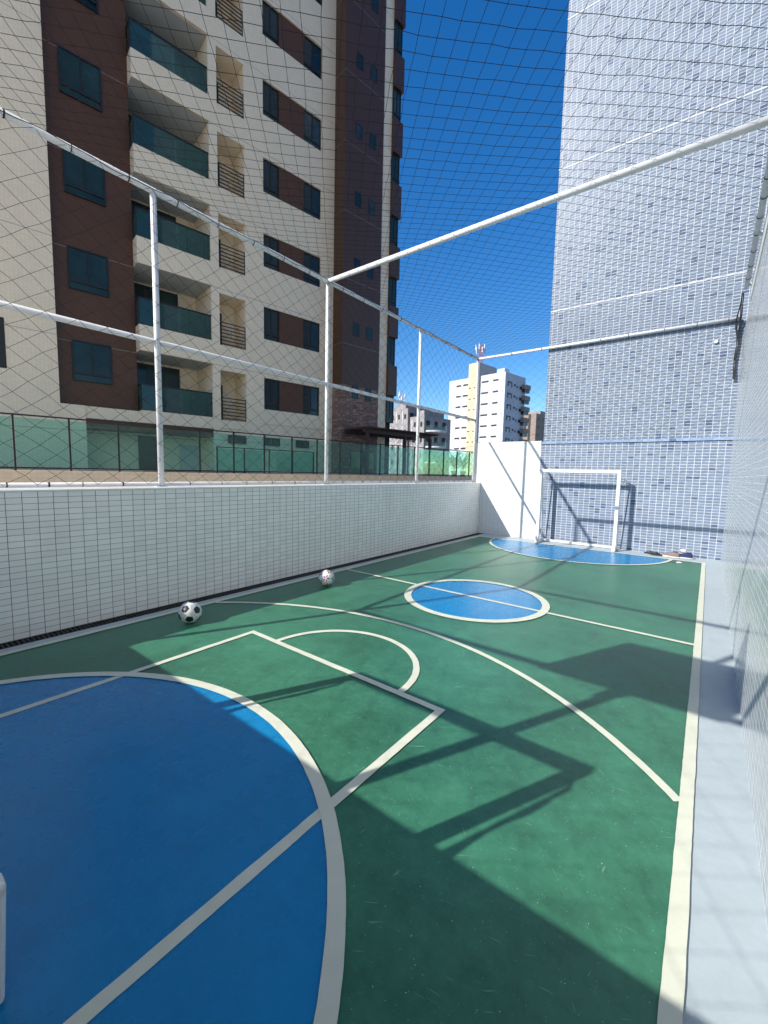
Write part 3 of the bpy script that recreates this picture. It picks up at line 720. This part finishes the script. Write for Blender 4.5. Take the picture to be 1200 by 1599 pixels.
for k in range(NFL):
    z = F0 + FP*k
    # windows either side of the brown panel
    P(MB().box(8.652, 11.498, 0.16, 12, z+0.62, z+1.94), 'window_reveal', MT['dark'])
    window(8.652, 9.40, z+0.62, z+1.94, 0.12, 2, True, MT['paneB'])
    P(MB().box(9.402, 10.598, 0.05, 0.158, z+0.621, z+1.939), 'brown_panel', MT['brown_trim'])
    window(10.60, 11.498, z+0.62, z+1.94, 0.12, 2, True, MT['paneB'])
    # window in the brown strip
    window(2.06, 3.18, z+0.85, z+2.16, 0.495, 2, True, MT['pane'], 0.05)
    # small bathroom windows in the brown block
    for xw in (12.83, 13.66):
        zz = z + 1.55
        window(xw, xw+0.40, zz, zz+0.62, -0.742 if k else -0.742, 1, False, MT['pane'], 0.02)
    # corner bay: window row, brown spandrel
    window(15.104, 15.62, z+0.62, z+2.02, -0.74, 2, True, MT['pane'], 0.05, 'corner_window')
    P(MB().box(15.102, 15.72, -0.88, 1.0, z+2.022, z+FP+0.618), 'spandrel', MT['brownb'])
    P(MB().box(15.55, 15.68, -0.70, 1.0, z+0.622, z+2.020), 'bay_side', MT['paneB'])
    # balcony
    bal = MB(); 
    if k > 0: bal.box(3.952, 6.468, 0.0, 1.698, z-0.80, z+0.08)
    else: bal.box(3.952, 6.468, 0.0, 1.698, z-0.40, z+0.05)
    bo = P(bal, 'balcony', MT['beige'])
    if k > 0: MB().box(3.96, 6.46, 0.12, 1.69, z-0.803, z-0.80).build('soffit', MT['soffit'], bo)
    zb = z + (0.08 if k else 0.05)
    gp = MB(); gp.box(3.99, 6.44, 0.055, 0.067, zb+0.04, zb+0.90); gp.box(3.975, 3.987, 0.07, 0.48, zb+0.04, zb+0.90)
    gp.build('glass_panel', MT['gglass'], bo)
    hr = MB(); hr.box(3.955, 6.465, 0.035, 0.085, zb+0.90, zb+0.945); hr.box(3.955, 6.465, 0.04, 0.08, zb, zb+0.035); hr.box(3.955, 3.995, 0.086, 0.50, zb+0.90, zb+0.945); hr.box(3.955, 3.995, 0.086, 0.50, zb, zb+0.035)
    for xx in (3.965, 4.82, 5.65, 6.25, 6.44): hr.box(xx-0.014, xx+0.014, 0.068, 0.095, zb+0.035, zb+0.90)
    hr.build('handrail', MT['black'], bo)
    # sliding door at the back of the balcony
    b = MB(); x0, x1 = 3.98, 5.75
    for xx in (x0, 4.55, 5.15, x1-0.05): b.box(xx, xx+0.05, 1.64, 1.69, z+0.1, z+2.0)
    b.box(x0, x1, 1.63, 1.69, z+1.95, z+2.02)
    dr = P(b, 'sliding_door', MT['wframe'])
    MB().box(x0+0.02, x1-0.02, 1.66, 1.685, z+0.1, z+1.96).build('pane', MT['pane'], dr)
    # service opening
    if k > 0: P(MB().box(6.782, 7.848, 0.0, 1.098, z-0.99, z-0.02), 'wall_band', MT['beige'])
    else: P(MB().box(6.782, 7.848, 0.0, 1.098, z-0.35, z-0.02), 'wall_band', MT['beige'])
    b = MB(); zb2 = z+0.0
    for q in range(7): b.box(6.785, 7.845, 0.03, 0.05, zb2+0.04+q*0.135, zb2+0.075+q*0.135)
    for xx in (6.785, 7.825): b.box(xx, xx+0.02, 0.025, 0.055, zb2, zb2+0.90)
    P(b, 'railing', MT['black'])
    b = MB().box(6.80, 7.28, 1.05, 1.095, z+0.02, z+1.55); P(b, 'door', MT['wframe'])
    if k in (0, 1):
        b = MB(); x0 = 7.2 + 0.1*k
        b.tube([(x0, 0.4, z+0.3), (x0+0.05, 0.4, z+1.05), (x0+0.16, 0.45, z+1.05), (x0+0.2, 0.4, z+0.35)], 0.012, 5)
        for q in range(4): b.tube([(x0-0.06, 0.4, z+0.5+q*0.16), (x0+0.3, 0.42, z+0.52+q*0.16)], 0.008, 5)
        P(b, 'drying_rack', MT['cap'])
# the ground floor seen through the terrace glass
P(MB().box(1.642, 2.3, 0.002, 12, 1.36, F0-0.002), 'wall', MT['beige'])
P(MB().box(2.302, 6.468, 0.9, 12, 1.36, F0-0.402), 'wall', MT['beige'])
P(MB().box(2.302, 6.468, 0.0, 0.898, 2.72, F0-0.402), 'canopy', MT['brown_trim'])
P(MB().box(1.642, 3.95, 0.05, 0.498, F0-0.40, F0-0.002), 'wall_band', MT['beige'])
P(MB().box(4.0, 4.7, 0.86, 0.898, 1.40, 2.65), 'door', MT['wframe'])
P(MB().box(5.45, 6.2, 0.80, 0.898, 1.40, 2.40), 'door', MT['soffit'])
P(MB().box(6.782, 7.848, 0.04, 12, 1.36, F0-0.352), 'wall_band', MT['beige'])
P(MB().box(8.652, 11.498, 0.03, 12, 1.36, F0-0.004), 'wall_band', MT['beige'])
P(MB().box(11.50, 12.22, 0.03, 12, 1.36, F0-0.002), 'wall_band', MT['beige'])
for x0, x1 in ((7.05, 7.80), (8.66, 9.38), (10.2, 10.9)):
    window(x0, x1, 2.52, 2.86, 0.0, 2, False, MT['pane'], 0.03)
window(12.8, 14.4, 1.6, 2.5, -0.742, 2, False, MT['pane'], 0.02)
P(MB().box(-0.2, 0.42, -0.01, 0.0, 4.3, 5.75), 'shutter', MT['wframe'])
P(MB().box(-9.1, 12.22, -0.04, 12.1, ZT, ZT+0.15), 'roof', MT['cap'])
P(MB().box(12.2, 15.75, -0.9, 12.1, ZT+0.002, ZT+0.2), 'roof', MT['cap'])

# ---- pergola
pg = thing('pergola', 'dark red wooden pergola with slatted top beside the brown block', 'pergola', (org.x, org.y, 0), RZ)
MB().box(12.3, 16.9, -2.35, -2.25, 3.26, 3.42).build('beam', MT['wood'], pg); MB().box(12.3, 17.3, -0.98, -0.90, 3.26, 3.42).build('beam', MT['wood'], pg)
b = MB(); x = 12.35
while x < 17.3: b.box(x, x+0.05, -2.6, -0.80, 3.43, 3.52); x += 0.16
b.build('slats', MT['wood'], pg)
for x in (12.45, 14.9, 16.8): MB().box(x, x+0.13, -2.38, -2.25, 1.38, 3.255).build('post', MT['wood'], pg)

# ---- terrace retaining wall, deck, railing
tw = thing('terrace_wall', 'sand tiled terrace wall beyond the left court wall', 'wall', (org.x, org.y, 0), RZ)
MB().box(-9, 24, -5.55, -5.30, -3.98, 1.36).build('wall_body', MT['terr'], tw)
dk = MB().box(-9, 24, -5.298, -0.002, 1.0, 1.345).build('terrace', MT['deck']); dk.location = (org.x, org.y, 0); dk.rotation_euler = (0, 0, RZ); struct(dk)
rl = thing('glass_railing', 'green glass terrace railing with black posts in front of the apartment block', 'railing', (org.x, org.y, 0), RZ)
YR_ = -5.44
x = -8.0; xs = []
while x < 17.2: xs.append(x); x += 0.925
for i, x in enumerate(xs):
    MB().box(x-0.018, x+0.018, YR_-0.018, YR_+0.018, 1.362, 2.49).build('post', MT['black'], rl)
    if i: MB().box(xs[i-1]+0.024, x-0.024, YR_-0.005, YR_+0.005, 1.44, 2.445).build('glass_panel', MT['tglass'], rl)
MB().box(-8.02, xs[-1]+0.03, YR_-0.02, YR_+0.02, 2.492, 2.522).build('top_rail', MT['black'], rl)
MB().box(-8.0, xs[-1], YR_-0.014, YR_+0.014, 1.40, 1.435).build('bottom_rail', MT['black'], rl)

# ---- pool fence behind it (second low railing) 
r2 = thing('glass_railing', 'shorter second green glass fence on the terrace behind the long railing', 'railing', (org.x, org.y, 0), RZ)
for x in (5.2, 6.1, 7.0, 7.9, 8.8): MB().box(x-0.02, x+0.02, -3.62, -3.58, 1.35, 2.15).build('post', MT['black'], r2)
for x in (5.2, 6.1, 7.0, 7.9): MB().box(x+0.022, x+0.878, -3.605, -3.595, 1.42, 2.12).build('glass_panel', MT['tglass'], r2)
MB().box(5.18, 8.82, -3.63, -3.57, 2.152, 2.18).build('top_rail', MT['black'], r2)

# ---- plants on the terrace
def plant(loc, h, n, label, seed, spread=0.35, up=0.8):
    t = thing('potted_plant', label, 'plant', loc, 0, 'plants on the terrace'); rg = random.Random(seed)
    MB().tube([(0, 0, 0), (0, 0, 0.05), (0, 0, 0.28)], [0.12, 0.13, 0.17], 14).build('pot', MT['stone'], t)
    MB().tube([(0, 0, 0.28), (0.02, 0.01, 0.28+h*0.35)], [0.025, 0.015], 6).build('stem', MT['wood'], t)
    b = MB()
    for k in range(n):
        a_ = rg.uniform(0, 2*math.pi); L = h*rg.uniform(0.5, 1.0); base = Vector((0, 0, 0.28+h*rg.uniform(0.05, 0.4)))
        el = rg.uniform(0.35, 1.35)*up; d = Vector((math.cos(a_)*math.cos(el), math.sin(a_)*math.cos(el), math.sin(el))); w_ = Vector((-math.sin(a_), math.cos(a_), 0))*h*0.035
        pts = [base + d*L*q/4 + Vector((0, 0, -0.35*L*(q/4)**2.2)) for q in range(5)]
        wd = [0.3, 1, 1.1, 0.7, 0.05]
        vs = [p + w_*wd[i] for i, p in enumerate(pts)] + [p - w_*wd[i] for i, p in enumerate(pts)]
        b.add(vs, [(i, i+1, 6+i, 5+i) for i in range(4)])
    b.build('foliage', MT['leaf'], t)
def tp(s, n_, z=1.345): v = org + d1*s + nrm*n_; return (v.x, v.y, z)
plant(tp(16.2, 3.6), 1.0, 46, 'leafy plant behind the terrace glass left of the thin post', 1)
plant(tp(17.6, 3.4), 1.35, 60, 'darker tall plant behind the terrace glass right of the thin post', 2)
plant(tp(18.9, 3.0), 1.2, 60, 'bushy dark plant near the end of the terrace glass', 3)
# hanging greenery under the pergola end
t = thing('hanging_plant', 'dark hanging foliage under the right end of the pergola', 'plant', tp(16.3, 1.4, 3.3)); b = MB(); rg = random.Random(9)
for k in range(260):
    p = Vector((rg.gauss(0, 0.35), rg.gauss(0, 0.35), -abs(rg.gauss(0, 0.28)))); a_ = rg.uniform(0, 6.28); s_ = rg.uniform(0.05, 0.10)
    q = Vector((math.cos(a_), math.sin(a_), rg.uniform(-0.6, 0.3)))*s_; w_ = Vector((-q.y, q.x, rg.uniform(-0.02, 0.02)))*0.4
    b.add([p-q, p+w_, p+q, p-w_], [(0, 1, 2, 3)])
b.build('foliage', MT['leaf'], t)

# ================================================================== FAR BUILDINGS (same street grid)
def far_origin(s, n_): v = d1*s + nrm*n_; return (v.x, v.y, -4.0)
# white tower with ochre core. local x along d1 (away), local y = -nrm
wt = thing('apartment_tower', 'distant white tower with ochre core strip and antenna mast', 'building', far_origin(100, -70), RZ)
def Q(b, name, mat, par, **k): return b.build(name, mat, par, **k)
class Each:
    '''same box() call as MB, but every box becomes a part of its own'''
    def __init__(s, name, mat, par, cap=98): s.a = (name, mat, par); s.n = 0; s.cap = cap; s.me = {}
    def box(s, x0, x1, y0, y1, z0, z1):
        if s.n >= s.cap: return
        s.n += 1
        c = ((x0+x1)/2, (y0+y1)/2, (z0+z1)/2); key = tuple(round(v, 3) for v in (x1-x0, y1-y0, z1-z0))
        if key in s.me:
            o = s.me[key].copy(); COL.objects.link(o)
        else:
            h = [(b_-a_)/2 for a_, b_ in ((x0, x1), (y0, y1), (z0, z1))]
            o = MB().box(-h[0], h[0], -h[1], h[1], -h[2], h[2]).build(s.a[0], s.a[1], s.a[2]); s.me[key] = o
        o.location = c
# local y runs from +10 (left edge in the picture, n=-80) to -8.4 (right edge, n=-61.6); local z = world z + 4
zt = 32.5
Q(MB().box(0, 10.5, -8.4, 10.2, 0, zt), 'wall', MT['farwhite'], wt)
Q(MB().box(0.6, 10.4, -8.43, -8.40, 0, zt-0.05), 'side_wall', MT['farwhite_shade'], wt)  # thin skin painting the shade on the tower's right side
Q(MB().box(-0.75, 0.0, -0.45, 2.9, 0, 36.1), 'core', MT['faryel'], wt)
Q(MB().box(0.002, 8.0, -0.45, 2.9, zt, 36.1), 'core', MT['farcore_shade'], wt)
Q(MB().box(-0.74, 0.0, -0.56, -0.452, 0, 36.0), 'core_side_shade', MT['farcore_shade'], wt)  # grey strip paints the shade on the core's right side
Q(MB().box(2.0, 4.5, -6.8, -4.6, zt, zt+1.5), 'water_tank', MT['farwhite'], wt)
Q(MB().box(5.5, 6.5, -4.2, -3.6, zt, zt+1.8), 'water_tank', MT['farwhite'], wt)
sl = Each('window', MT['black'], wt, 56)
for k in range(8):
    z = 30.7 - 3.0*k + 0.0
    def slit(y0, y1, h=0.46, x=0.0, zz=None): sl.box(x-0.04, x-0.002, y0, y1, (zz or z)-h/2, (zz or z)+h/2)
    slit(9.3, 9.42, 0.2); slit(5.9, 7.6); slit(3.2, 5.2)
    slit(-3.3, -1.05); slit(-6.4, -4.7); slit(-7.8, -7.6, 0.2)
    for yy in (1.9, 0.2): sl.box(-0.79, -0.752, yy, yy+0.75, z-1.4, z-1.15)
sd_ = Each('side_window', MT['black'], wt, 42)
for k in range(7):
    z = 29.6 - 3.0*k
    for x0, x1, h0, h1 in ((1.2, 1.8, -0.6, 0.7), (1.8, 3.0, 0.3, 0.7), (3.0, 3.5, -0.7, 0.7), (4.4, 5.4, -0.2, 0.4), (5.9, 6.5, -0.5, 0.1), (7.4, 9.0, -0.6, 0.2)):
        sd_.box(x0, x1, -8.47, -8.432, z+h0, z+h1)
for k in range(10):
    z = 30.2 - 3.0*k; b = MB(); b.box(8.6, 11.6, -9.5, -8.435, z-1.0, z+0.2); Q(b, 'balcony', MT['farbrown'], wt)
    b = MB(); b.box(8.7, 11.4, -9.3, -8.436, z-1.9, z-1.0); Q(b, 'balcony_recess', MT['paneB'], wt)
am = thing('antenna_mast', 'red and white antenna mast with pale panels on the ochre core roof', 'antenna', (*far_origin(102, -71.2)[:2], 32.1), RZ)
b = MB(); rg = random.Random(4)
for (a_, c_) in ((-0.5, -0.5), (0.5, -0.5), (0, 0.55)): b.tube([(a_, c_, 0), (a_*0.7, c_*0.7, 5.6)], 0.07, 5)
for q in range(7): b.tube([(-0.45, -0.45, q*0.8), (0.45, -0.45, q*0.8+0.5), (0, 0.5, q*0.8+0.1), (-0.45, -0.45, q*0.8)], 0.05, 4)
b.build('lattice', MT['redmast'], am)
b = MB()
for q in range(9):
    a_ = 2*math.pi*q/9; x_, y_ = 1.25*math.cos(a_), 1.25*math.sin(a_); zz = 3.2 + 0.9*(q % 2)
    b.box(x_-0.14, x_+0.14, y_-0.14, y_+0.14, zz, zz+1.5); b.tube([(0, 0, zz+0.7), (x_, y_, zz+0.7)], 0.05, 4)
b.build('panels', MT['farwhite'], am)
# brown tower behind
b2 = thing('apartment_tower', 'brown-grey tower half hidden behind the right edge of the white tower', 'building', far_origin(150, -86), RZ)
Q(MB().box(0, 16, -7.5, 12, 0, 28.6), 'wall', MT['farbrown'], b2); Q(MB().box(-0.02, 0, -5.4, -4.4, 0, 28.5), 'dark_strip', MT['black'], b2)
Q(MB().box(4, 8, -7, 4, 28.6, 30), 'penthouse', MT['hazyblock'], b2)
sl = Each('window', MT['black'], b2)
for k in range(9):
    for y0 in (-3.6, -1.4, 0.8, 3.0): sl.box(-0.03, -0.002, y0, y0+1.1, 26.0-3*k, 27.3-3*k)
    for x0 in (1.5, 5, 9, 12.5): sl.box(x0, x0+1.6, -7.53, -7.502, 26.0-3*k, 27.3-3*k)
# grey blocks at the left end of the street
def hazy(s, n0, n1, dep, h, label, balc=False, seed=1):
    t = thing('apartment_block', label, 'building', far_origin(s, (n0+n1)/2), RZ); hw = (n1-n0)/2
    Q(MB().box(0, dep, -hw, hw, 0, h+4), 'wall', MT['hazyblock'], t)
    Q(MB().box(1, dep-1, -hw*0.5, hw*0.5, h+4, h+5.2), 'penthouse', MT['hazyblock'], t)
    sl = Each('window', MT['dark'], t); ww = Each('fin', MT['farwhite'], t)
    for k in range(int(h/3)+1):
        z = h+4-2.0-3*k
        y0 = -hw+0.5
        while y0 < hw-0.8:
            sl.box(-0.03, -0.002, y0, y0+0.5, z, z+0.9); ww.box(-0.05, -0.002, y0+0.85, y0+1.05, z-0.8, z+1.6); y0 += 1.7
        x0 = 0.6
        while x0 < dep-1: sl.box(x0, x0+1.0, -hw-0.03, -hw-0.002, z, z+1.2); x0 += 2.4
        if balc:
            bb = MB(); n_ = 16
            pts = [(0.2+2.4*math.cos(a_), -hw - 0.002 - abs(2.6*math.sin(a_))) for a_ in [math.pi*i/n_ for i in range(n_+1)]]
            vs = [(x+2.6, y, z-1.0) for x, y in pts] + [(x+2.6, y, z-0.7) for x, y in pts]
            m = n_+1; bb.add(vs, [tuple(range(m)), tuple(range(m, 2*m))] + [(i, i+1, m+i+1, m+i) for i in range(n_)])
            q_ = Q(bb, 'balcony', MT['farwhite'], t)
            gg = MB(); vs = [(x+2.6, y*1.0, z-0.69) for x, y in pts] + [(x+2.6, y, z+0.2) for x, y in pts]; gg.add(vs, [(i, i+1, m+i+1, m+i) for i in range(n_)]); gg.build('glass_panel', MT['tglass'], q_)
    return t
hazy(60, -64.5, -58.2, 10, 14.0, 'weathered grey block just right of the brown tower, stepped roof', False, 1)
hazy(60.5, -58.1, -54.3, 8, 12.3, 'grey block with rounded white balconies behind the thin net post', True, 2)
b = MB(); rg = random.Random(8)
mast = thing('antenna_mast', 'small rooftop antenna cluster on the weathered grey block', 'antenna', (*far_origin(62, -61.5)[:2], 15.2), RZ)
for q in range(4): b.tube([(rg.uniform(-0.5, 0.5), rg.uniform(-0.5, 0.5), 0), (rg.uniform(-0.6, 0.6), rg.uniform(-0.6, 0.6), 2.0)], 0.05, 4)
for q in range(5): x_, y_ = rg.uniform(-0.9, 0.9), rg.uniform(-0.9, 0.9); b.box(x_, x_+0.25, y_, y_+0.25, 0.8+0.25*q, 1.6+0.25*q)
b.build('lattice', MT['farwhite'], mast)
# street cables
def cable(p0, p1, sag, label):
    p0, p1 = Vector(p0), Vector(p1); pts = [p0.lerp(p1, q/24) + Vector((0, 0, -sag*4*(q/24)*(1-q/24))) for q in range(25)]
    tag(MB().tube(pts, 0.02, 5).build('street_cable', MT['cable']), label, 'cable', 'street cables')
def wp(n_, s, z): v = d1*s + nrm*n_; return (v.x, v.y, z)
cable(wp(-40, 46, 4.5), wp(-14, 52, 9.5), 0.7, 'upper thin black cable crossing in front of the white tower')
cable(wp(-40, 46, 3.7), wp(-14, 52, 8.2), 0.8, 'middle thin black cable crossing in front of the white tower')
cable(wp(-40, 46, 3.1), wp(-14, 52, 7.0), 0.9, 'lowest thin black cable crossing in front of the white tower')

# unseen block added to bounce sunlight onto the facade, behind the near end
hb = thing('apartment_building', 'added unseen cream block bouncing sunlight, beside the near end of the court', 'building', (7, -12, -4))
inv = Matrix.Translation(-hb.location)
kid(MB().box(XR+0.19, 15, -26, YB-0.37, -4, 34), 'wall', MT['bounce_block'], hb, inv)
for k in range(10):
    z = 5.2 + 2.95*k
    for y in (-4.5, -10.5, -16.5, -22.5):
        f = kid(MB().box(XR+0.16, XR+0.19, y, y+2.0, z, z+1.3), 'window', MT['wframe'], hb, inv)
        kid(MB().box(XR+0.145, XR+0.158, y+0.06, y+1.94, z+0.06, z+1.24), 'pane', MT['pane'], hb, inv)
